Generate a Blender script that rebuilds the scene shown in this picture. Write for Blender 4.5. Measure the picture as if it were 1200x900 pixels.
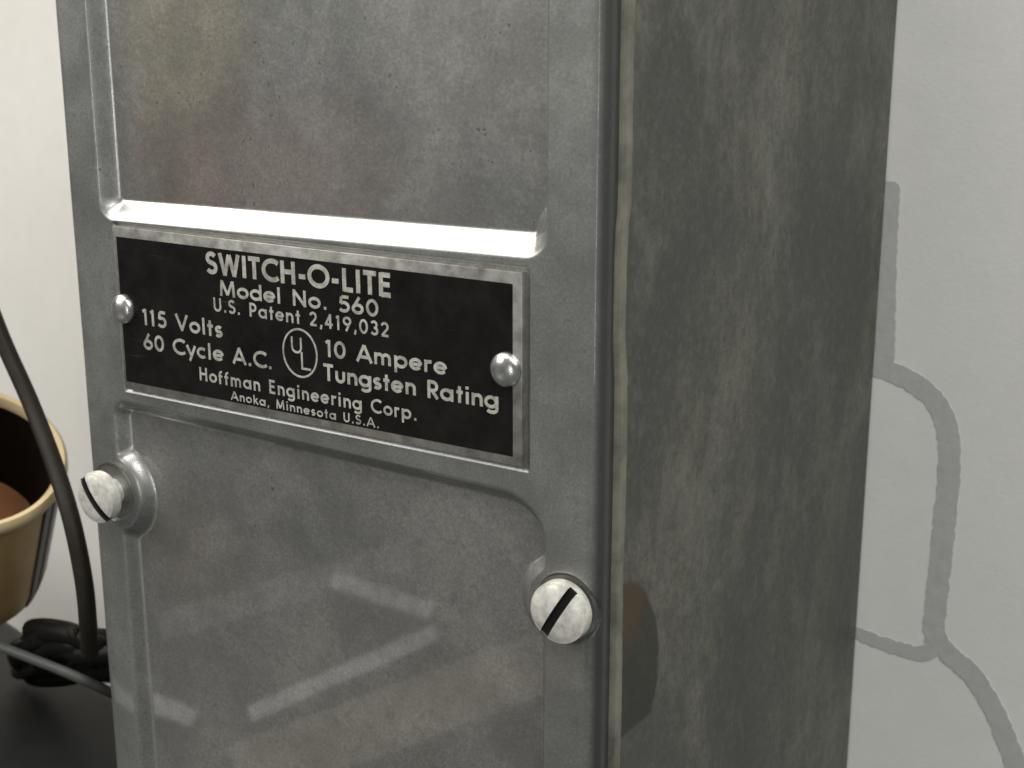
import bpy, bmesh, math, random
import numpy as np
from mathutils import Vector, Matrix, noise

for o in list(bpy.data.objects):
    bpy.data.objects.remove(o)
random.seed(4)
S = 0.001                      # everything below is written in millimetres
scene = bpy.context.scene
COL = scene.collection

# ------------------------------------------------------------------ camera
cd = bpy.data.cameras.new('camera')
cam = bpy.data.objects.new('camera', cd)
COL.objects.link(cam)
YAW, PITCH, ROLL = 0.5737, 0.2587, -0.0012
F = Vector((-math.sin(YAW)*math.cos(PITCH), math.cos(YAW)*math.cos(PITCH), -math.sin(PITCH)))
R = F.cross(Vector((0, 0, 1))).normalized()
U = R.cross(F)
R2 = R*math.cos(ROLL) + U*math.sin(ROLL)
U2 = U*math.cos(ROLL) - R*math.sin(ROLL)
m3 = Matrix((R2, U2, -F)).transposed()
EYE = Vector((172.69, -152.0, 32.9))
cam.matrix_world = Matrix.Translation(EYE*S) @ m3.to_4x4()
cd.sensor_width = 36.0
cd.lens = 36.0*1661.9/1200.0
cd.clip_start = 0.005
cd.clip_end = 50.0
cd.dof.use_dof = True
cd.dof.focus_distance = 0.205
cd.dof.aperture_fstop = 42.0
scene.camera = cam

# ------------------------------------------------------------------ world and lamps
world = bpy.data.worlds.new('World')
scene.world = world
world.use_nodes = True
bg = world.node_tree.nodes['Background']
bg.inputs[0].default_value = (1.0, 1.0, 0.96, 1)
bg.inputs[1].default_value = 0.11

def area(name, loc, target, sx, sy, power, color, roll=None):
    l = bpy.data.lights.new(name, 'AREA')
    l.shape = 'RECTANGLE'
    l.size, l.size_y = sx*S, sy*S
    l.energy = power
    l.color = color
    o = bpy.data.objects.new(name, l)
    COL.objects.link(o)
    loc, target = Vector(loc), Vector(target)
    z = (loc-target).normalized()
    x = Vector(roll) if roll is not None else Vector((1, 0, 0))
    x = (x - z*x.dot(z)).normalized()
    y = z.cross(x)
    o.matrix_world = Matrix.Translation(loc*S) @ Matrix((x, y, z)).transposed().to_4x4()
    return o

# ceiling fixture over the exhibit, a warmer one further left, soft light from the room in front
area('ceiling_lamp', (-520, -400, 950), (0, 20, -20), 1100, 740, 9.5, (1.0, 0.98, 0.92))
area('ceiling_lamp', (620, -420, 780), (130, 100, -40), 700, 420, 9.2, (1.0, 0.99, 0.95))  # added lamp, brightens the right wall and the side of the box
area('warm_spot_lamp', (-330, 8, 330), (-190, 106, -20), 120, 120, 0.8, (1.0, 0.78, 0.52))
area('room_lamp', (-900, -900, 620), (-100, 60, -60), 600, 500, 6.5, (1.0, 0.98, 0.95))

def strip(name, a, b, width, radiance, color):
    """A narrow lamp added low down so the coated panel mirrors it as a streak."""
    a, b = Vector(a), Vector(b)
    mid = (a+b)/2
    ln = (b-a).length
    A = ln*width*S*S
    return area(name, mid, (40, 2, -62), ln, width, radiance*A*4.0, color, roll=(b-a))

strip('added_streak_lamp', (-286, -317, -308), (-209, -364, -264), 8, 1.3, (1, 0.98, 0.94))  # added lamps, placed to show as streaks in the panel
strip('added_streak_lamp', (-260, -349, -242.5), (-212, -366, -254), 8, 1.3, (1, 0.98, 0.94))
strip('added_streak_lamp', (-372, -281, -297), (-316, -302, -313), 9, 1.2, (1, 0.98, 0.94))
strip('added_tan_streak_lamp', (-285, -310, -338), (-140, -390, -264), 30, 0.6, (1, 0.86, 0.62))
strip('added_streak_lamp', (-333, -307, -268), (-226, -368, -228), 14, 0.35, (1, 0.98, 0.94))

# upright lamp added behind the photographer's right shoulder: glints on the edges that face right
area('added_upright_lamp', (190, -640, -50), (0, 0, -10), 40, 270, 0.42, (1, 0.99, 0.96))

vs = scene.view_settings
vs.view_transform = 'Standard'
vs.look = 'None'
vs.exposure = 0.0
vs.gamma = 1.0
vs.use_curve_mapping = False

# ------------------------------------------------------------------ material helpers
class NT:
    def __init__(self, name):
        self.m = bpy.data.materials.new(name)
        self.m.use_nodes = True
        self.t = self.m.node_tree
        self.t.nodes.clear()
        self.out = self.n('ShaderNodeOutputMaterial')
        self.p = self.n('ShaderNodeBsdfPrincipled')
        self.t.links.new(self.p.outputs[0], self.out.inputs[0])
        self.tc = self.n('ShaderNodeTexCoord')
    def n(self, t, **kw):
        x = self.t.nodes.new(t)
        for k, v in kw.items():
            setattr(x, k, v)
        return x
    def l(self, a, b):
        self.t.links.new(a, b)
    def set(self, k, v):
        s = self.p.inputs[k]
        if hasattr(v, 'is_output'):
            self.l(v, s)
        else:
            s.default_value = v
    def coords(self, scale=(1, 1, 1), rot=(0, 0, 0), loc=(0, 0, 0)):
        m = self.n('ShaderNodeMapping')
        m.inputs['Scale'].default_value = scale
        m.inputs['Rotation'].default_value = rot
        m.inputs['Location'].default_value = loc
        self.l(self.tc.outputs['Object'], m.inputs[0])
        return m.outputs[0]
    def noise(self, scale, detail=4, rough=0.55, vec=None, dist=0.0):
        x = self.n('ShaderNodeTexNoise')
        x.inputs['Scale'].default_value = scale
        x.inputs['Detail'].default_value = detail
        x.inputs['Roughness'].default_value = rough
        x.inputs['Distortion'].default_value = dist
        self.l(vec if vec is not None else self.tc.outputs['Object'], x.inputs['Vector'])
        return x.outputs[0]
    def ramp(self, v, stops):
        r = self.n('ShaderNodeValToRGB')
        e = r.color_ramp.elements
        while len(e) < len(stops):
            e.new(0.5)
        for i, (p, c) in enumerate(stops):
            e[i].position = p
            e[i].color = (c[0], c[1], c[2], 1) if not isinstance(c, (int, float)) else (c, c, c, 1)
        self.l(v, r.inputs[0])
        return r.outputs[0]
    def mix(self, f, a, b, mode='MIX'):
        x = self.n('ShaderNodeMix', data_type='RGBA', blend_type=mode)
        for s, v in ((x.inputs[0], f), (x.inputs[6], a), (x.inputs[7], b)):
            if hasattr(v, 'is_output'):
                self.l(v, s)
            elif s.type == 'RGBA':
                s.default_value = (v[0], v[1], v[2], 1)
            else:
                s.default_value = v
        return x.outputs[2]
    def math(self, op, a, b=0.0, c=None, clamp=False):
        x = self.n('ShaderNodeMath', operation=op, use_clamp=clamp)
        for s, v in zip(x.inputs, (a, b) if c is None else (a, b, c)):
            if hasattr(v, 'is_output'):
                self.l(v, s)
            else:
                s.default_value = v
        return x.outputs[0]
    def mapr(self, v, a, b, c, d):
        x = self.n('ShaderNodeMapRange')
        x.interpolation_type = 'SMOOTHSTEP'
        self.l(v, x.inputs[0])
        for i, q in enumerate((a, b, c, d)):
            x.inputs[i+1].default_value = q
        return x.outputs[0]
    def bump(self, h, strength, dist):
        b = self.n('ShaderNodeBump')
        b.inputs['Strength'].default_value = strength
        b.inputs['Distance'].default_value = dist
        self.l(h, b.inputs['Height'])
        self.l(b.outputs[0], self.p.inputs['Normal'])
        return b
    def xyz(self):
        s = self.n('ShaderNodeSeparateXYZ')
        self.l(self.tc.outputs['Object'], s.inputs[0])
        return s.outputs

def patch(t, x, z, cx, cz, rx, rz, soft=0.55, warp=None):
    """Smooth blob mask in the metal's own coordinates (mm)."""
    dx = t.math('DIVIDE', t.math('SUBTRACT', x, cx*S), rx*S)
    dz = t.math('DIVIDE', t.math('SUBTRACT', z, cz*S), rz*S)
    d = t.math('SQRT', t.math('ADD', t.math('MULTIPLY', dx, dx), t.math('MULTIPLY', dz, dz)))
    if warp is not None:
        d = t.math('ADD', d, warp)
    return t.mapr(d, 1.0-soft, 1.0+soft, 1.0, 0.0)

def mat_cover():
    t = NT('cast_aluminium')
    x, y, z = t.xyz()
    at = t.n('ShaderNodeAttribute', attribute_name='panel')
    pan = at.outputs['Fac']
    n1 = t.noise(55, 6, 0.62, dist=0.4)
    n2 = t.noise(420, 5, 0.6)
    n3 = t.noise(2300, 4, 0.7)
    n4 = t.noise(120, 5, 0.65)
    flange = t.ramp(n1, [(0.3, (0.30, 0.305, 0.295)), (0.7, (0.40, 0.405, 0.39))])
    panel = t.ramp(n1, [(0.3, (0.29, 0.295, 0.28)), (0.5, (0.36, 0.36, 0.345)), (0.72, (0.43, 0.425, 0.40))])
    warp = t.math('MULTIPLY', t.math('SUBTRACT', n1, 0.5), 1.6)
    # tan and brownish reflections painted on the upper panel, an olive patch low down
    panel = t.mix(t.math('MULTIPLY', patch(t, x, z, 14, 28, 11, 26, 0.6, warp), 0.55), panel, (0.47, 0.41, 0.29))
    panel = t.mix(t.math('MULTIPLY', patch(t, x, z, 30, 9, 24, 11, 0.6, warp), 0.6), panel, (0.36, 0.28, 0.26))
    panel = t.mix(t.math('MULTIPLY', patch(t, x, z, 10, -52, 9, 9, 0.7, warp), 0.35), panel, (0.40, 0.36, 0.27))
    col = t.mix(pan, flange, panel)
    # dark specks and fine grime
    col = t.mix(t.ramp(n2, [(0.56, 0.0), (0.72, 0.35)]), col, (0.17, 0.17, 0.16))
    col = t.mix(t.ramp(n3, [(0.34, 0.42), (0.58, 0.0)]), col, (0.17, 0.17, 0.16))
    col = t.mix(t.ramp(n3, [(0.56, 0.0), (0.72, 0.35)]), col, (0.58, 0.58, 0.56))
    col = t.mix(t.ramp(n4, [(0.40, 0.38), (0.56, 0.0)]), col, (0.22, 0.22, 0.205))
    pit = t.noise(1050, 2, 0.5)
    col = t.mix(t.math('MULTIPLY', t.ramp(pit, [(0.70, 0.0), (0.74, 0.7)]), t.ramp(n4, [(0.42, 0.0), (0.56, 1.0)])), col, (0.10, 0.10, 0.095))
    wo = t.n('ShaderNodeAttribute', attribute_name='highlight').outputs['Fac']
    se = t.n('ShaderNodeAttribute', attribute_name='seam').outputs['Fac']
    # highlights painted on upward slopes and recess edges; shade painted along the outer seam
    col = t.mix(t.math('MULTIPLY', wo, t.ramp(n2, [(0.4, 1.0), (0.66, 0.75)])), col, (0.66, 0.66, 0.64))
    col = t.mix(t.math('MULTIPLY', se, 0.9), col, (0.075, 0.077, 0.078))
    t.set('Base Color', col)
    t.set('Metallic', 0.86)
    r = t.math('ADD', t.math('MULTIPLY', n1, 0.22), 0.36)
    r = t.math('SUBTRACT', r, t.math('MULTIPLY', pan, 0.02))
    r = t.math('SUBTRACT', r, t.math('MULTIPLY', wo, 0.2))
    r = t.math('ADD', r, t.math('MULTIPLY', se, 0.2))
    t.set('Roughness', r)
    t.set('Coat Weight', t.math('MULTIPLY', t.math('MULTIPLY_ADD', pan, 0.45, 0.55), t.ramp(n2, [(0.35, 0.95), (0.65, 0.6)])))
    t.set('Coat Roughness', 0.035)
    h = t.math('ADD', t.math('MULTIPLY', n3, 0.5), n2)
    t.bump(h, 0.28, 0.00012)
    return t.m

def mat_body():
    t = NT('galvanised_steel')
    x, y, z = t.xyz()
    v1 = t.coords((1, 1, 0.55), (math.radians(-24), 0, 0))
    n1 = t.noise(26, 7, 0.6, v1, 0.5)
    n2 = t.noise(230, 5, 0.65, t.coords((1, 1, 0.75), (math.radians(-12), 0, 0)))
    n3 = t.noise(1900, 4, 0.7)
    n4 = t.noise(75, 6, 0.7, t.coords((1, 1, 0.62), (math.radians(-30), 0, 0)), 0.3)
    c = t.ramp(n1, [(0.34, (0.080, 0.084, 0.076)), (0.46, (0.120, 0.124, 0.112)), (0.55, (0.178, 0.180, 0.148)), (0.68, (0.225, 0.228, 0.205))])
    c = t.mix(t.ramp(n2, [(0.42, 0.45), (0.62, 0.0)]), c, (0.085, 0.088, 0.078))
    c = t.mix(t.ramp(n3, [(0.36, 0.5), (0.58, 0.0)]), c, (0.06, 0.06, 0.052))
    c = t.mix(t.ramp(n4, [(0.40, 0.42), (0.54, 0.0)]), c, (0.085, 0.089, 0.082))
    c = t.mix(t.ramp(n4, [(0.52, 0.0), (0.66, 0.42)]), c, (0.225, 0.23, 0.205))
    n5 = t.noise(620, 6, 0.78)
    c = t.mix(t.ramp(n5, [(0.36, 0.38), (0.52, 0.0)]), c, (0.065, 0.067, 0.06))
    c = t.mix(t.ramp(n5, [(0.52, 0.0), (0.68, 0.26)]), c, (0.24, 0.245, 0.22))
    # half-round reflection painted dark just behind the cover, brown at its top
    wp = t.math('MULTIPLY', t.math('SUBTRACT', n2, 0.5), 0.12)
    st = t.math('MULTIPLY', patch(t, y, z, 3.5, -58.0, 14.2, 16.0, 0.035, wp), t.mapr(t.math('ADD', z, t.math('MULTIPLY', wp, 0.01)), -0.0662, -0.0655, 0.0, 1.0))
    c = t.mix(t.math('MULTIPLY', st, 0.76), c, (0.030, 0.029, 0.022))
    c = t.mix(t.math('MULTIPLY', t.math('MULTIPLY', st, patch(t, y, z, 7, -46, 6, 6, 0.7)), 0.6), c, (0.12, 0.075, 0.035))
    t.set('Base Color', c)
    t.set('Metallic', 0.55)
    t.set('Roughness', t.math('ADD', t.math('MULTIPLY', n1, 0.25), 0.42))
    t.bump(t.math('ADD', n2, t.math('MULTIPLY', n3, 0.4)), 0.22, 0.00015)
    return t.m

def mat_metal(name, col, metallic, rough, var=0.25, scale=500, bump=0.15):
    t = NT(name)
    n = t.noise(scale, 5, 0.6)
    n2 = t.noise(scale*5, 3, 0.6)
    dark = tuple(c*(1-var*1.6) for c in col)
    c = t.ramp(n, [(0.3, dark), (0.62, col)])
    t.set('Base Color', c)
    t.set('Metallic', metallic)
    t.set('Roughness', t.math('ADD', t.math('MULTIPLY', n, 0.2), rough-0.1))
    t.bump(t.math('ADD', n, t.math('MULTIPLY', n2, 0.5)), bump, 0.0001)
    return t.m

def mat_plain(name, col, rough, var=0.2, scale=200, bump=0.1, dist=0.0002, metallic=0.0, spec=0.5):
    t = NT(name)
    n = t.noise(scale, 5, 0.6)
    t.set('Base Color', t.ramp(n, [(0.3, tuple(c*(1-var) for c in col)), (0.7, col)]))
    t.set('Roughness', rough)
    t.set('Metallic', metallic)
    t.set('Specular IOR Level', spec)
    t.bump(n, bump, dist)
    return t.m

def mat_wall():
    t = NT('matte_white_wall_paint')
    n = t.noise(14, 5, 0.6)
    g = t.noise(1000, 4, 0.7)
    g2 = t.noise(160, 4, 0.6)
    c = t.ramp(n, [(0.3, (0.69, 0.69, 0.665)), (0.7, (0.73, 0.73, 0.71))])
    c = t.mix(t.ramp(g2, [(0.35, 0.22), (0.6, 0.0)]), c, (0.62, 0.62, 0.60))
    t.set('Base Color', c)
    t.set('Roughness', 0.75)
    t.bump(t.math('ADD', g, t.math('MULTIPLY', g2, 0.3)), 0.2, 0.0003)
    return t.m

def mat_enamel():
    t = NT('black_enamel')
    n = t.noise(160, 6, 0.7)
    d = t.noise(3200, 3, 0.7)
    sc = t.noise(900, 3, 0.6, t.coords((0.06, 1, 1), (0, math.radians(28), 0)))
    c = t.ramp(n, [(0.35, (0.0045, 0.0042, 0.0042)), (0.7, (0.012, 0.0105, 0.010))])
    c = t.mix(t.ramp(d, [(0.66, 0.0), (0.78, 0.22)]), c, (0.16, 0.155, 0.14))
    c = t.mix(t.ramp(sc, [(0.69, 0.0), (0.75, 0.16)]), c, (0.2, 0.19, 0.17))
    t.set('Base Color', c)
    t.set('Roughness', t.math('ADD', t.math('MULTIPLY', n, 0.3), 0.16))
    t.set('Specular IOR Level', 0.32)
    t.bump(t.math('ADD', n, t.math('MULTIPLY', d, 0.3)), 0.15, 0.0001)
    return t.m

M = dict(
    cover=mat_cover(), body=mat_body(), wall=mat_wall(),
    rim=mat_metal('dull_zinc_rim', (0.26, 0.255, 0.205), 0.5, 0.5, 0.32, 200, 0.3),
    plate=mat_metal('nameplate_aluminium', (0.50, 0.49, 0.45), 0.85, 0.4, 0.28, 420, 0.3),
    enamel=mat_enamel(),
    letter=mat_metal('bare_letter_metal', (0.62, 0.60, 0.54), 0.4, 0.5, 0.3, 700, 0.3),
    pin=mat_metal('bright_pin_metal', (0.70, 0.70, 0.69), 0.9, 0.27, 0.22, 600, 0.3),
    screw=mat_metal('nickel_screw_metal', (0.86, 0.845, 0.78), 0.4, 0.42, 0.26, 620, 0.5),
    blackening=mat_plain('near_black_slot', (0.012, 0.011, 0.010), 0.8, 0.4, 900),  # near-black colour for the faces of the screw slots
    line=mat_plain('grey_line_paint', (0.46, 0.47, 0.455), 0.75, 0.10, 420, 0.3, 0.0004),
    cord=mat_plain('dark_brown_cord', (0.020, 0.016, 0.012), 0.55, 0.4, 300, 0.1, 0.0002, 0.0, 0.2),
    black=mat_plain('black_rubber', (0.004, 0.004, 0.0035), 0.5, 0.3, 200, 0.1, 0.0002, 0.0, 0.15),
    case=mat_plain('dark_grey_plastic', (0.020, 0.0215, 0.021), 0.5, 0.5, 60, 0.3, 0.0008, 0.0, 0.3),
    greystreak=mat_plain('reflection_streak_grey', (0.07, 0.072, 0.068), 0.5, 0.2, 200, 0.1, 0.0002, 0.0, 0.3),
    tan=mat_plain('tan_lacquer', (0.50, 0.34, 0.15), 0.42, 0.25, 60, 0.1, 0.0004, 0.25),
    lining=mat_plain('brown_lining', (0.28, 0.10, 0.022), 0.6, 0.6, 60),
    cream=mat_plain('cream_rim', (0.60, 0.48, 0.28), 0.35, 0.15, 80),
    band=mat_plain('dark_band', (0.060, 0.045, 0.028), 0.45, 0.3, 100),
    bandg=mat_plain('grey_band', (0.20, 0.205, 0.185), 0.4, 0.3, 100),
)

# ------------------------------------------------------------------ mesh helpers
def obj(name, verts, faces, mat, parent=None, smooth=False):
    me = bpy.data.meshes.new(name)
    me.from_pydata([tuple(c*S for c in v) for v in verts], [], faces)
    me.validate()
    me.update()
    if smooth:
        me.polygons.foreach_set('use_smooth', [True]*len(me.polygons))
    if mat is not None:
        me.materials.append(mat)
    o = bpy.data.objects.new(name, me)
    COL.objects.link(o)
    if parent is not None:
        o.parent = parent
    return o

def from_bm(name, bm, mat, parent=None, smooth=None):
    me = bpy.data.meshes.new(name)
    bmesh.ops.scale(bm, vec=(S, S, S), verts=bm.verts)
    bmesh.ops.recalc_face_normals(bm, faces=bm.faces)
    bm.to_mesh(me)
    bm.free()
    me.materials.append(mat)
    if smooth:
        me.polygons.foreach_set('use_smooth', [True]*len(me.polygons))
        me.set_sharp_from_angle(angle=math.radians(smooth))
    o = bpy.data.objects.new(name, me)
    COL.objects.link(o)
    if parent is not None:
        o.parent = parent
    return o

def bm_box(x0, x1, y0, y1, z0, z1, bevel=0.0, seg=3):
    bm = bmesh.new()
    bmesh.ops.create_cube(bm, size=1)
    for v in bm.verts:
        v.co = Vector(((x0+x1)/2+v.co.x*(x1-x0), (y0+y1)/2+v.co.y*(y1-y0), (z0+z1)/2+v.co.z*(z1-z0)))
    if bevel:
        bmesh.ops.bevel(bm, geom=list(bm.edges), offset=bevel, segments=seg, profile=0.5, affect='EDGES')
    return bm

def bm_lathe(profile, axis_o, axis, seg=64):
    """profile: list of (radius, height along axis)."""
    axis = Vector(axis).normalized()
    a = axis.orthogonal().normalized()
    b = axis.cross(a)
    o = Vector(axis_o)
    bm = bmesh.new()
    rings = []
    for r, h in profile:
        if r < 1e-6:
            rings.append([bm.verts.new(o+axis*h)])
        else:
            rings.append([bm.verts.new(o+axis*h+(a*math.cos(k*2*math.pi/seg)+b*math.sin(k*2*math.pi/seg))*r) for k in range(seg)])
    for p, q in zip(rings, rings[1:]):
        for k in range(seg):
            k2 = (k+1) % seg
            vs_ = []
            for v in ((p[k], p[k2]) if len(p) > 1 else (p[0],)):
                vs_.append(v)
            for v in ((q[k2], q[k]) if len(q) > 1 else (q[0],)):
                vs_.append(v)
            if len(vs_) > 2:
                bm.faces.new(vs_)
    return bm

def spline(pts, n=12):
    pts = [Vector(p) for p in pts]
    out = []
    P = [pts[0]*2-pts[1]] + pts + [pts[-1]*2-pts[-2]]
    for i in range(1, len(P)-2):
        for k in range(n):
            t = k/n
            a, b, c, d = P[i-1], P[i], P[i+1], P[i+2]
            out.append(0.5*((2*b)+(c-a)*t+(2*a-5*b+4*c-d)*t*t+(3*b-a-3*c+d)*t**3))
    out.append(pts[-1])
    return out

def bm_tube(pts, r, seg=16, n=12):
    path = spline(pts, n)
    bm = bmesh.new()
    rings = []
    nrm = None
    for i, p in enumerate(path):
        d = (path[min(i+1, len(path)-1)]-path[max(i-1, 0)]).normalized()
        nrm = d.orthogonal().normalized() if nrm is None else (nrm-d*nrm.dot(d)).normalized()
        b = d.cross(nrm)
        rings.append([bm.verts.new(p+(nrm*math.cos(k*2*math.pi/seg)+b*math.sin(k*2*math.pi/seg))*r) for k in range(seg)])
    for p, q in zip(rings, rings[1:]):
        for k in range(seg):
            bm.faces.new((p[k], p[(k+1) % seg], q[(k+1) % seg], q[k]))
    bm.faces.new(rings[0][::-1])
    bm.faces.new(rings[-1])
    return bm

def thing(name, label, cat, loc=(0, 0, 0)):
    o = bpy.data.objects.new(name, None)
    o.empty_display_size = 0.01
    COL.objects.link(o)
    o.location = Vector(loc)*S
    tag(o, label, cat)
    return o

def tag(o, label, cat, group=None):
    o['label'] = label
    o['category'] = cat
    if group:
        o['group'] = group

# ------------------------------------------------------------------ the wall
WY = 106.5
wall = from_bm('wall', bm_box(-900, 500, WY, WY+60, -700, 500), M['wall'])
tag(wall, 'matte white wall with a grey painted line behind the metal box', 'wall')

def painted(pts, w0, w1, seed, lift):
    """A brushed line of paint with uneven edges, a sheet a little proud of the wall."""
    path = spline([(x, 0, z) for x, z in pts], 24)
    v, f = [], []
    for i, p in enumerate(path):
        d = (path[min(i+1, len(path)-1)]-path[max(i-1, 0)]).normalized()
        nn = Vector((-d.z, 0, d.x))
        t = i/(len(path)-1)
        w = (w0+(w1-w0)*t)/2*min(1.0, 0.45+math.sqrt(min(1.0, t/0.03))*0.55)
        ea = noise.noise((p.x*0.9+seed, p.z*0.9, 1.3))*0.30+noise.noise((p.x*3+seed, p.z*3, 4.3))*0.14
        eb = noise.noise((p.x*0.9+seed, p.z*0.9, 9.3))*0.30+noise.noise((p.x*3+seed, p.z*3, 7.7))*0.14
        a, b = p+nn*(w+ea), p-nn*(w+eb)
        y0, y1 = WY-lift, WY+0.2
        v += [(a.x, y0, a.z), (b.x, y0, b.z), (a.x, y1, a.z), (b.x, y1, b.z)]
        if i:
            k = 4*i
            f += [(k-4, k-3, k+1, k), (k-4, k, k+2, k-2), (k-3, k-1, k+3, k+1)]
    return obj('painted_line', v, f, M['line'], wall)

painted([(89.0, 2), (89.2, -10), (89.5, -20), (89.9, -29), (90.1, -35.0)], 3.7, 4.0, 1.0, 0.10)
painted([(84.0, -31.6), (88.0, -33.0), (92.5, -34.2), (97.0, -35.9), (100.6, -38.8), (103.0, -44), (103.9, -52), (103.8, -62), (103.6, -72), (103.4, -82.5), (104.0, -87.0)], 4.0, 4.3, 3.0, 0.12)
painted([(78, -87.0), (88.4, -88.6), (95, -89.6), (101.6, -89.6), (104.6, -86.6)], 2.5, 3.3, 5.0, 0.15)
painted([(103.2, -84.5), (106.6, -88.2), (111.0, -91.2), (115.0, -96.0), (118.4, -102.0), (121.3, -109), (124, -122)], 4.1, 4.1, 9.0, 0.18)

# ------------------------------------------------------------------ the switch box
box = thing('switch_box', 'grey metal electrical switch box with black nameplate and slotted screws, on the white wall', 'switch box', (38.85, 106, -125))
bx_off = Vector((38.85, 106, -125))
def child(o, parent):
    o.parent = parent
    o.matrix_parent_inverse = Matrix.Translation(-parent.location) if parent is box else Matrix.Identity(4)
    return o

X0, X1, Z0, Z1 = -10.5, 88.2, -125.0, 78.0
SCR = [(-5.0, -45.0), (83.0, -44.9)]

def axis_pts(a, b, dense, fine, coarse):
    out, x = [], a
    while x < b-1e-6:
        out.append(x)
        st = coarse
        for lo, hi in dense:
            if lo-1e-6 <= x < hi:
                st = fine
        x += st
    out.append(b)
    return np.array(out)

def build_cover():
    xs = axis_pts(X0, X1, [(X0, 9), (66, X1)], 0.22, 1.2)
    xs = np.unique(np.concatenate([xs, X0+np.array([.01, .04, .1, .2, .3]), X1-np.array([.01, .04, .1, .2, .3])]))
    zs = axis_pts(Z0, Z1, [(-56, 14)], 0.22, 0.8)
    XX, ZZ = np.meshgrid(xs, zs, indexing='ij')
    t = (XX+3)/84
    zb = 0.75+1.25*t               # top edge of the raised cross band
    zl = -28.4-1.5*t               # its bottom edge
    def rr(x, z, ax, bx, az, bz, r):
        qx = np.abs(x-(ax+bx)/2)-(bx-ax)/2+r
        qz = np.abs(z-(az+bz)/2)-(bz-az)/2+r
        return -(np.hypot(np.maximum(qx, 0), np.maximum(qz, 0))+np.minimum(np.maximum(qx, qz), 0)-r)
    up = rr(XX, ZZ-zb, -3.2, 79.9, 0.0, 70.0, 3.6)
    lo = rr(XX, ZZ-zl, -3.4, 79.9, -92.0, 0.0, np.where(XX > 38, 7.0, 3.2))
    for cx, cz in SCR:
        boss = np.hypot(XX-cx, ZZ-cz)-(5.9 if cx > 20 else 6.4)
        k = 0.8                     # soft meeting of the round boss and the flange
        h = np.clip(0.5+0.5*(boss-lo)/k, 0, 1)
        lo = boss*(1-h)+lo*h-k*h*(1-h)
    def prof(s, w, d):
        q = np.clip(s/w, 0, 1)
        return d*(0.62*q*q*(3-2*q)+0.38*q), q
    sm = np.clip((XX-75)/4, 0, 1)
    sm = sm*sm*(3-2*sm)
    sm1 = sm*np.clip((ZZ-zb-3.4)/3, 0, 1)
    y1, q1 = prof(up, 3.1-1.6*sm1, 2.4)
    y2, q2 = prof(lo, 2.3-0.8*sm, 2.0)
    Y = y1+y2
    pan = np.clip((np.maximum(q1, q2)-0.6)/0.4, 0, 1)
    q12 = np.maximum(q1, q2)
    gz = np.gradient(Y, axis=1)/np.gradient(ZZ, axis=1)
    highlight = np.clip(q12/0.12, 0, 1)*np.clip((1-q12)/0.1, 0, 1)*np.clip(gz*1.6, 0, 1)
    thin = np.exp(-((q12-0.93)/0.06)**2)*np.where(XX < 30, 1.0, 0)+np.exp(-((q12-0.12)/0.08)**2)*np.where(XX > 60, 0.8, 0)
    highlight = np.maximum(highlight, thin*0.9*(q12 > 0.01)*(q12 < 0.999))
    # shallow pocket that seats the nameplate
    pk = rr(XX, ZZ, -0.1, 77.2, -26.8, 0.72, 0.4)
    Y += 0.4*np.clip(pk/0.22, 0, 1)
    # machined counterbores under the screw heads
    for cx, cz in SCR:
        d = np.hypot(XX-cx, ZZ-cz)
        Y += 0.45*np.clip((5.0-d)/0.35, 0, 1)
    ro = 2.0
    e = np.minimum(np.minimum(XX-X0, X1-XX), np.minimum(ZZ-Z0, Z1-ZZ))
    ee = np.clip(ro-e, 0, ro)
    Y += ro-np.sqrt(np.maximum(ro*ro-ee*ee, 0))
    # faint unevenness of the casting
    Y += 0.03*(1-pan)*np.sin(XX*0.21+np.sin(ZZ*0.13)*1.7)*np.sin(ZZ*0.17+1.1)
    nx, nz = XX.shape
    verts = np.stack([XX, Y, ZZ], -1).reshape(-1, 3)
    idx = np.arange(nx*nz).reshape(nx, nz)
    quads = np.stack([idx[:-1, :-1], idx[1:, :-1], idx[1:, 1:], idx[:-1, 1:]], -1).reshape(-1, 4)
    # skirt round the edge
    loop = np.concatenate([idx[:, 0], idx[-1, 1:], idx[-2::-1, -1], idx[0, -2:0:-1]])
    sk = verts[loop].copy()
    sk[:, 1] = 4.0
    base = len(verts)
    verts = np.concatenate([verts, sk])
    n = len(loop)
    k = np.arange(n)
    k2 = (k+1) % n
    skf = np.stack([loop[k], base+k, base+k2, loop[k2]], -1)
    faces = np.concatenate([quads, skf])
    me = bpy.data.meshes.new('cover')
    me.vertices.add(len(verts))
    me.vertices.foreach_set('co', (verts*S).astype(np.float32).ravel())
    me.loops.add(faces.size)
    me.loops.foreach_set('vertex_index', faces.astype(np.int32).ravel())
    me.polygons.add(len(faces))
    me.polygons.foreach_set('loop_start', (np.arange(len(faces))*4).astype(np.int32))
    me.update(calc_edges=True)
    me.validate()
    for nm, arr in (('highlight', highlight), ('seam', np.clip((XX-(X1-2.6))/2.0, 0, 1)**1.5)):
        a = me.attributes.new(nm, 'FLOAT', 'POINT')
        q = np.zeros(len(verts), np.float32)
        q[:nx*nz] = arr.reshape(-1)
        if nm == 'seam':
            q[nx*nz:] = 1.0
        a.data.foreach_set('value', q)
    a = me.attributes.new('panel', 'FLOAT', 'POINT')
    pv = np.zeros(len(verts), np.float32)
    pv[:nx*nz] = pan.reshape(-1)
    a.data.foreach_set('value', pv)
    me.polygons.foreach_set('use_smooth', [True]*len(me.polygons))
    me.materials.append(M['cover'])
    o = bpy.data.objects.new('cover', me)
    COL.objects.link(o)
    return child(o, box)

cover = build_cover()

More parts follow.
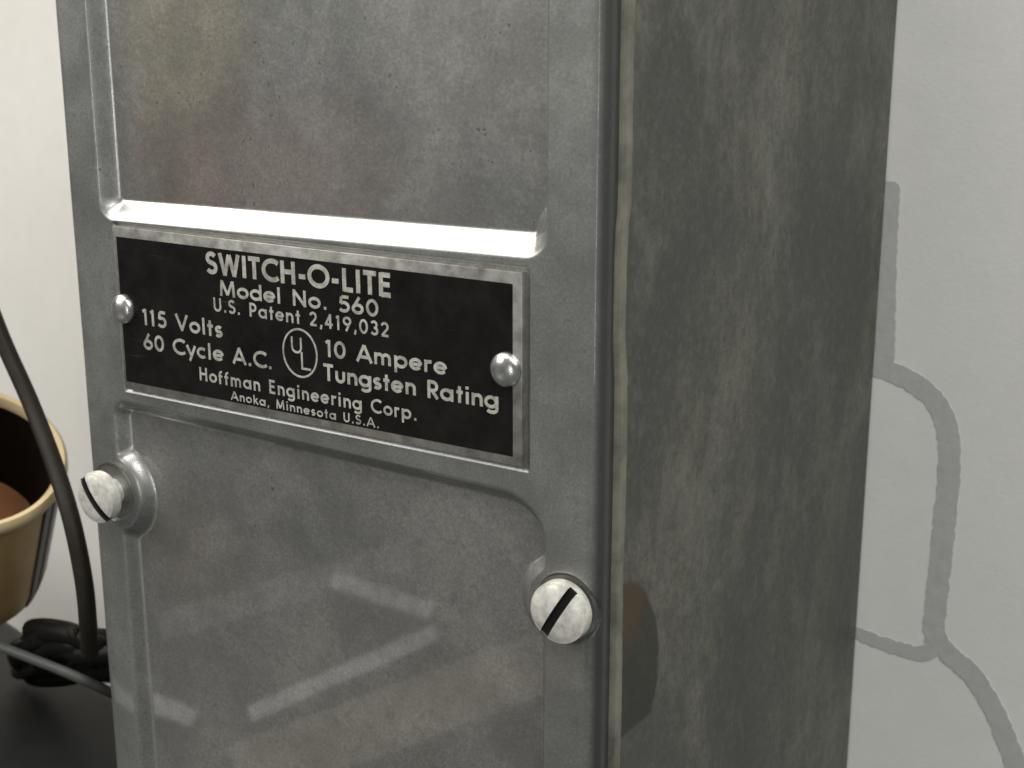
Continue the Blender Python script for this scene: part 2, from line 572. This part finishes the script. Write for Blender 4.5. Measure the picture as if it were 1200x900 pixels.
body = child(from_bm('body', bm_box(X0, X1, 5.2, WY-0.3, Z0, Z1, 0.5, 2), M['body']), box)
body['label'] = 'dull mottled galvanised steel side of the box'

def build_rim():
    """The turned-out front edge of the steel body, slightly wavy, seen as a pale line beside the cover."""
    v, f = [], []
    zs = np.linspace(Z0, Z1, 260)
    for i, z in enumerate(zs):
        w = noise.noise((z*0.06, 3.1, 0))*0.22+noise.noise((z*0.5, 8.1, 0))*0.13+noise.noise((z*1.7, 2.1, 0))*0.05
        st = 0.6*(1/(1+math.exp((abs(z+2)-9)*0.9)))
        xa = X1+0.85+w*0.6-st*0.2
        ya = 3.0-st+w*0.4
        prof = [(X1-3, ya+0.1), (xa-0.35, ya), (xa-0.08, ya+0.12), (xa, ya+0.4), (xa, ya+1.9), (xa-0.12, ya+2.25), (X1-3, ya+2.4)]
        for x, y in prof:
            v.append((x, y, z))
        if i:
            k = 7*i
            for j in range(6):
                f.append((k-7+j, k-6+j, k+1+j, k+j))
    return child(obj('rim', v, f, M['rim'], None, True), box)
build_rim()

# screws ------------------------------------------------------------
def cut(o, cutter):
    md = o.modifiers.new('cut', 'BOOLEAN')
    md.object = cutter
    md.operation = 'DIFFERENCE'
    md.solver = 'EXACT'
    md.material_mode = 'TRANSFER'
    dg = bpy.context.evaluated_depsgraph_get()
    me = bpy.data.meshes.new_from_object(o.evaluated_get(dg))
    o.modifiers.clear()
    o.data = me
    bpy.data.objects.remove(cutter)
    me.polygons.foreach_set('use_smooth', [True]*len(me.polygons))
    me.set_sharp_from_angle(angle=math.radians(32))

def make_screw(cx, cz, ang, proud, lab):
    prof = [(0, 2.75)]
    for k in range(1, 9):
        a = k/8*math.pi/2*0.72
        prof.append((4.25*math.sin(a)/math.sin(math.pi/2*0.72)*0.96, 2.75-0.7*(1-math.cos(a))/(1-math.cos(math.pi/2*0.72))))
    prof += [(4.22, 2.02), (4.28, 1.75), (4.28, 0.25), (4.1, 0), (2.3, 0), (2.3, -2.2), (0, -2.2)]
    o = from_bm('screw', bm_lathe(prof, (cx, -proud, cz), (0, -1, 0), 72), M['screw'], None, 32)
    cb = bm_box(-6, 6, -9, -1.7, -0.66, 0.66)
    bmesh.ops.rotate(cb, verts=cb.verts, cent=(0, 0, 0), matrix=Matrix.Rotation(ang, 3, 'Y'))
    bmesh.ops.translate(cb, verts=cb.verts, vec=(cx, -proud+0.25, cz))
    cut(o, from_bm('cutter', cb, M['blackening']))
    o['label'] = lab
    return child(o, box)

make_screw(SCR[0][0], SCR[0][1], math.radians(50), 1.6, 'pale slotted screw on the left flange, standing proud')
make_screw(SCR[1][0], SCR[1][1], math.radians(-59), 0.1, 'pale slotted screw on the right flange')

# nameplate ----------------------------------------------------------
PX0, PX1, PZ0, PZ1 = 0.6, 76.4, -26.1, 0.15
PY = -0.55                           # front of the plate's bare rim
def build_plate():
    bm = bm_box(PX0, PX1, PY, 0.6, PZ0, PZ1, 0.12, 2)
    return child(from_bm('nameplate', bm, M['plate'], None, 40), box)
plate = build_plate()
field = from_bm('black_field', bm_box(1.15, 74.95, PY-0.02, PY+0.05, -24.85, -1.45), M['enamel'])
def sub(o):
    o.parent = plate
    o.matrix_parent_inverse = Matrix.Identity(4)
    return o
# the plate itself carries the box offset, so its children share its coordinates
sub(field)

def pin(cx, cz):
    prof = [(0, 1.4)]
    for k in range(1, 11):
        a = k/10*math.pi/2
        prof.append((2.35*math.sin(a), 0.2+1.2*math.cos(a)))
    prof += [(2.35, -0.1), (0, -0.1)]
    o = from_bm('rivet', bm_lathe(prof, (cx, PY-0.02, cz), (0, -1, 0), 48), M['pin'], None, 60)
    return sub(o)
pin(1.75, -12.95)
pin(74.0, -12.95)

# lettering: a geometric sans drawn as strokes (cap height 1) -----------
def A(cx, cy, rx, ry, a0, a1):
    n = max(4, int(abs(a1-a0)/13))
    return [(cx+rx*math.cos(math.radians(a0+(a1-a0)*k/n)), cy+ry*math.sin(math.radians(a0+(a1-a0)*k/n))) for k in range(n+1)]
b, h, xh = 0.08, 0.92, 0.60
xm = (b+xh)/2
xr = (xh-b)/2
def bowl(cx): return A(cx, xm, xr, xr, 0, 360)
G = {
 'S': (0.60, [A(.30, .715, .20, .205, 30, 180)[:] + A(.30, .715, .20, .205, 180, 250)[1:] + A(.29, .29, .225, .21, 70, -150)[:]]),
 'W': (1.06, [[(.07, 1), (.30, 0)], [(.30, 0), (.53, .95)], [(.53, .95), (.76, 0)], [(.76, 0), (.99, 1)]]),
 'I': (0.30, [[(.15, 0), (.15, 1)]]),
 'T': (0.60, [[(.02, h), (.58, h)], [(.30, 0), (.30, h)]]),
 'C': (0.80, [A(.50, .5, .42, .42, 48, 312)]),
 'H': (0.78, [[(.13, 0), (.13, 1)], [(.65, 0), (.65, 1)], [(.13, .52), (.65, .52)]]),
 '-': (0.42, [[(.06, .40), (.36, .40)]]),
 'O': (1.0, [A(.5, .5, .42, .42, 0, 360)]),
 'L': (0.54, [[(.13, 0), (.13, 1)], [(.13, b), (.50, b)]]),
 'E': (0.60, [[(.13, 0), (.13, 1)], [(.13, b), (.54, b)], [(.13, h), (.54, h)], [(.13, .52), (.50, .52)]]),
 'M': (0.98, [[(.13, 0), (.19, 1)], [(.19, .97), (.49, .10)], [(.49, .10), (.79, .97)], [(.79, 1), (.85, 0)]]),
 'N': (0.84, [[(.13, 0), (.13, 1)], [(.13, .95), (.71, .05)], [(.71, 0), (.71, 1)]]),
 'U': (0.74, [[(.13, 1), (.13, .34)] + A(.37, .34, .24, .26, 180, 360)[1:] + [(.61, 1)]]),
 'P': (0.62, [[(.13, 0), (.13, 1)], [(.13, h), (.30, h)] + A(.32, .68, .22, .24, 90, -90) + [(.13, .44)]]),
 'V': (0.80, [[(.05, 1), (.40, .03)], [(.40, .03), (.75, 1)]]),
 'A': (0.84, [[(.05, 0), (.42, .98)], [(.42, .98), (.79, 0)], [(.20, .30), (.64, .30)]]),
 'R': (0.66, [[(.13, 0), (.13, 1)], [(.13, h), (.30, h)] + A(.32, .68, .22, .24, 90, -90) + [(.13, .44)], [(.30, .44), (.58, 0)]]),
 'o': (0.66, [bowl(.33)]),
 'd': (0.70, [bowl(.33), [(.60, 0), (.60, 1)]]),
 'e': (0.66, [A(.33, xm, xr, xr, -38, -360), [(.09, xm), (.59, xm)]]),
 'l': (0.28, [[(.14, 0), (.14, 1)]]),
 'a': (0.72, [bowl(.33), [(.61, 0), (.61, .68)]]),
 't': (0.40, [[(.20, 0), (.20, .92)], [(.04, .60), (.36, .60)]]),
 'n': (0.62, [[(.12, 0), (.12, .68)], A(.32, .38, .20, .22, 180, 0) + [(.52, 0)]]),
 's': (0.48, [A(.25, .465, .15, .135, 35, 260) + A(.235, .205, .165, .13, 80, -145)]),
 'y': (0.62, [[(.05, .68), (.31, .04)], [(.57, .68), (.20, -.27)]]),
 'c': (0.58, [A(.33, xm, xr, xr, 48, 312)]),
 'm': (0.98, [[(.12, 0), (.12, .68)], A(.30, .40, .18, .20, 180, 0) + [(.48, 0)], A(.66, .40, .18, .20, 180, 0) + [(.84, 0)]]),
 'p': (0.72, [bowl(.38), [(.10, -.28), (.10, .68)]]),
 'r': (0.44, [[(.12, 0), (.12, .68)], A(.32, .40, .20, .20, 180, 65)]),
 'u': (0.62, [[(.11, .68), (.11, .28)] + A(.31, .28, .20, .21, 180, 360)[1:] + [(.51, .68)]]),
 'g': (0.72, [bowl(.33), [(.61, .68), (.61, -.05)] + A(.36, -.04, .25, .18, 0, -150)[1:]]),
 'i': (0.26, [[(.13, 0), (.13, .68)], [(.13, .82), (.13, .98)]]),
 'f': (0.40, [[(.17, 0), (.17, .75)] + A(.33, .75, .16, .17, 180, 80)[1:], [(.04, .58), (.36, .58)]]),
 'k': (0.58, [[(.12, 0), (.12, 1)], [(.16, .32), (.50, .68)], [(.25, .42), (.54, 0)]]),
 '.': (0.28, [[(.14, 0), (.14, .17)]]),
 ',': (0.28, [[(.17, .16), (.09, -.14)]]),
 '0': (0.68, [A(.34, .5, .24, .42, 0, 360)]),
 '1': (0.42, [[(.24, 0), (.24, 1)], [(.24, .93), (.08, .82)]]),
 '2': (0.62, [A(.30, .68, .21, .24, 165, -38) + [(.10, b)], [(.08, b), (.55, b)]]),
 '3': (0.62, [A(.29, .71, .19, .21, 150, -90), A(.29, .295, .22, .215, 90, -150)]),
 '4': (0.66, [[(.44, 0), (.44, 1)], [(.44, .97), (.08, .28)], [(.04, .27), (.60, .27)]]),
 '5': (0.62, [[(.54, h), (.20, h)], [(.20, h), (.15, .52)], [(.14, .54)] + A(.29, .335, .24, .255, 115, -145)]),
 '6': (0.66, [A(.33, .31, .235, .235, 0, 360), [(.135, .42), (.42, 1)]]),
 '9': (0.66, [A(.33, .69, .235, .235, 0, 360), [(.525, .58), (.24, 0)]]),
 ' ': (0.42, []),
}

def ribbon(pts, w, top, bot, V, Fc):
    pts = [Vector(p) for p in pts]
    closed = (pts[0]-pts[-1]).length < 1e-5 and len(pts) > 3
    n = len(pts)
    k0 = len(V)
    for i, p in enumerate(pts):
        if closed:
            d = (pts[(i+1) % (n-1)] if i < n-1 else pts[1])-(pts[i-1] if i > 0 else pts[n-2])
        else:
            d = pts[min(i+1, n-1)]-pts[max(i-1, 0)]
        d.normalize()
        nn = Vector((-d.y, d.x))
        ms = 1.0
        a, c = p+nn*w/2*ms, p-nn*w/2*ms
        for q in (a, c):
            V.append((q.x, top, q.y))
        for q in (a, c):
            V.append((q.x, bot, q.y))
    for i in range(n-1):
        k = k0+4*i
        Fc += [(k, k+1, k+5, k+4), (k, k+4, k+6, k+2), (k+1, k+3, k+7, k+5)]
    if not closed:
        e = k0+4*(n-1)
        Fc += [(k0, k0+2, k0+3, k0+1), (e, e+1, e+3, e+2)]

def text(s, x0, x1, z, cap, weight=0.155, gap=0.06, z1=None):
    """One line of raised lettering, fitted between x0 and x1 on the baseline z."""
    z1 = z if z1 is None else z1
    tot = sum(G[c][0]+gap for c in s)-gap
    sx = (x1-x0)/tot
    V, Fc = [], []
    pen = 0.0
    cnt = 0
    for c in s:
        adv, strokes = G[c]
        for st in strokes:
            lift = PY-0.06-0.008*(cnt % 5)
            cnt += 1
            jit = 0.012
            dx, dz = random.uniform(-jit, jit), random.uniform(-jit, jit)
            pts = []
            for (u, v) in st:
                xx = x0+(pen+u+dx)*sx
                pts.append((xx, z+(z1-z)*(xx-x0)/(x1-x0)+(v+dz*0.6)*cap))
            ribbon(pts, weight*cap, lift, PY+0.01, V, Fc)
        pen += adv+gap
    o = obj('lettering', V, Fc, M['letter'])
    return sub(o)

text('SWITCH-O-LITE', 20.3, 55.3, -5.35, 3.3, 0.21)
text('Model No. 560', 22.7, 53.0, -8.55, 2.4, 0.19, z1=-8.35)
text('U.S. Patent 2,419,032', 21.3, 54.7, -11.05, 2.1, 0.165, 0.12)
text('115 Volts', 5.7, 23.0, -15.0, 2.6, 0.18)
text('60 Cycle A.C.', 5.6, 32.8, -18.95, 2.55, 0.18, z1=-18.6)
text('10 Ampere', 42.9, 64.4, -15.25, 2.5, 0.185, z1=-15.05)
text('Tungsten Rating', 42.5, 72.8, -18.85, 2.5, 0.19, z1=-18.6)
text('Hoffman Engineering Corp.', 17.5, 59.2, -22.35, 2.1, 0.165, 0.12)
text('Anoka, Minnesota U.S.A.', 24.0, 52.5, -24.5, 1.4, 0.165, 0.13)

# round approval mark: ring with U above left and L below right
V, Fc = [], []
ribbon([(38.2+3.2*math.cos(a*math.pi/32), -15.4+3.55*math.sin(a*math.pi/32)) for a in range(65)], 0.30, PY-0.06, PY+0.01, V, Fc)
ribbon([(36.75, -13.1), (36.75, -14.6)] + [(37.6+0.85*math.cos(math.radians(a)), -14.6+0.75*math.sin(math.radians(a))) for a in range(195, 346, 15)] + [(38.45, -14.6), (38.45, -13.1)], 0.32, PY-0.068, PY+0.01, V, Fc)
ribbon([(38.55, -15.2), (38.55, -17.7)], 0.32, PY-0.076, PY+0.01, V, Fc)
ribbon([(38.4, -17.65), (40.2, -17.65)], 0.32, PY-0.084, PY+0.01, V, Fc)
sub(obj('approval_mark', V, Fc, M['letter']))

# ------------------------------------------------------------------ things behind, at the left
# tilted tan cup
cc = Vector((-70.0, 18.0, -55.0))
ax = Vector((0.4790, -0.1866, 0.8577))
cup = thing('cup', 'tan metal cup with cream rim tilted open, at the left edge of the photo', 'cup', tuple(cc))
def cup_part(name, prof, mat, parent=cup, **kw):
    return from_bm(name, bm_lathe([(a*1.01, q*1.27) for a, q in prof], (0, 0, 0), ax, 72), mat, parent, 40)
cup_part('body', [(0, -31), (13, -31), (16.5, -30), (18.3, -27.5), (19.0, -24), (19.6, -1.2), (18.6, -1.2), (17.6, -24), (15, -28), (0, -28)], M['tan'])
cup_part('lining', [(0, -27.5), (14.6, -27.4), (17.2, -23.5), (18.4, -1.4), (18.0, -1.4), (16.6, -23.4), (14.2, -26.6), (0, -26.8)], M['black'])
cup_part('filling', [(0, -19.5), (10, -19.0), (16.9, -18.0), (16.9, -22), (0, -22)], M['lining'])
cup_part('rim', [(18.2, -1.6), (18.0, -0.4), (18.6, 0.5), (19.6, 0.7), (20.3, 0.2), (20.5, -0.8), (19.9, -1.8), (18.2, -1.6)], M['cream'])

from_bm('stem', bm_lathe([(0, -66), (5.2, -66), (5.2, -63.5), (4.0, -61), (3.8, -40), (7, -34), (0, -34)], (-18.6, 7.3, 0), (0, 0, 1), 40), M['black'], cup, 40)

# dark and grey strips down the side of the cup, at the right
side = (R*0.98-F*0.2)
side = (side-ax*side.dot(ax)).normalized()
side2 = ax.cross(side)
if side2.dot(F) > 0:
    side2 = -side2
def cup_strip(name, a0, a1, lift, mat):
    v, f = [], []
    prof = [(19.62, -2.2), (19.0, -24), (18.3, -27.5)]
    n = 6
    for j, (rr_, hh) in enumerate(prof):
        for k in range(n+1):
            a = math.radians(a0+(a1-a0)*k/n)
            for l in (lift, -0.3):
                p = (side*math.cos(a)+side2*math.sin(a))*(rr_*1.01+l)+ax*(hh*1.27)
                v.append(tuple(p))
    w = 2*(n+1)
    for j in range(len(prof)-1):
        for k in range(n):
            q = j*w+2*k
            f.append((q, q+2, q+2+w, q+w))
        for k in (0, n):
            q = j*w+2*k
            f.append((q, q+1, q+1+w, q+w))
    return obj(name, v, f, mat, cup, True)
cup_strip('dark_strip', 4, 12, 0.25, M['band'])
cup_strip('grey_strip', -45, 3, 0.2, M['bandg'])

# brown cord hanging past the cup
cord = from_bm('power_cord', bm_tube([(-76.0, 24.0, 2.0), (-65.5, 22.0, -15.6), (-56.6, 20.0, -28.7), (-47.3, 18.0, -39.7), (-37.0, 14.0, -48.9), (-28.2, 10.0, -57.8), (-23.8, 8.0, -67.8), (-23.6, 8.0, -76.2), (-26.3, 10.0, -83.7)], 1.65, 18), M['cord'], None, 60)
tag(cord, 'dark brown cord curving down behind the left edge of the metal box', 'cord')

# black cable coil
cp = [(-40.3, 28.0, -94.7), (-46.5, 35.4, -103.5), (-69.3, 40.2, -112.1), (-73.2, 40.6, -112.7), (-82.0, 36.4, -111.7),
      (-73.2, 29.2, -102.2), (-52.1, 21.6, -91.9), (-46.4, 16.3, -86.7), (-35.2, 15.2, -85.0), (-33.9, 18.7, -89.6),
      (-39.0, 25.6, -95.2), (-44.8, 33.4, -101.6), (-62.8, 39.2, -107.1), (-76.7, 41.0, -110.5), (-81.6, 38.1, -110.5),
      (-73.1, 31.5, -103.8), (-60.3, 23.7, -97.6), (-46.7, 17.5, -90.3), (-36.8, 15.0, -87.1), (-35.3, 17.2, -88.7),
      (-31.4, 23.3, -89.4), (-44.0, 31.1, -96.9), (-61.0, 37.8, -104.1), (-71.8, 40.9, -110.3), (-87.2, 39.4, -115.9),
      (-73.5, 33.7, -108.4), (-62.7, 26.0, -100.8), (-54.2, 19.0, -91.9), (-34.6, 15.3, -84.1), (-35.0, 16.1, -85.2),
      (-30.7, 21.2, -86.8), (-37.1, 28.8, -95.0), (-62.0, 36.1, -106.6), (-70.4, 40.5, -113.2), (-83.5, 40.3, -116.9),
      (-79.7, 35.8, -109.6), (-63.7, 28.4, -99.0), (-56.9, 20.9, -90.6), (-40.1, 15.9, -85.0), (-31.0, 15.3, -85.2),
      (-30.0, 19.3, -88.5), (-36.4, 26.4, -96.2), (-54.8, 34.1, -104.5), (-71.7, 39.6, -111.5), (-81.4, 40.9, -113.2),
      (-77.7, 37.5, -107.0), (-72.2, 30.8, -101.7), (-58.3, 23.0, -93.8), (-42.8, 17.0, -89.2), (-34.5, 15.0, -88.2),
      (-24.3, 17.7, -86.4), (-35.8, 24.1, -92.8), (-52.4, 31.9, -99.6), (-64.3, 38.3, -106.5), (-84.2, 41.0, -113.9),
      (-77.4, 39.0, -110.0), (-74.4, 33.0, -106.8), (-67.4, 25.3, -99.6), (-42.3, 18.5, -89.9), (-35.3, 15.1, -86.2)]
bl = from_bm('cable_coil', bm_tube(cp, 2.0, 12, 6), M['black'], None, 60)
tag(bl, 'tangled black cable coil below the cup, beside the metal box', 'cable')

gc = from_bm('reflection_streak', bm_tube([(-66.5, 12.0, -91.3), (-55.7, 12.0, -90.8), (-46.7, 12.0, -90.9), (-37.9, 12.0, -91.1), (-32.0, 14.0, -93.1), (-32.0, 20.0, -98.2), (-46.5, 40.0, -114.1)], 1.0, 14), M['greystreak'], None, 60)  # added tube that stands for a reflected light streak
tag(gc, 'thin grey tube added for a reflected streak over the dark grey case', 'cable')

# dark grey case they all lie on
bm = bm_box(-120, 92, -54, 0, -70, 0, 9, 8)
case = from_bm('equipment_case', bm, M['case'], None, 40)
cm = Vector((-99.0, 58.0, -116.5))
case.matrix_world = Matrix.Translation(cm*S) @ Matrix.Rotation(math.radians(14), 4, 'Y')
tag(case, 'dark grey rounded plastic case in the lower left corner', 'case')
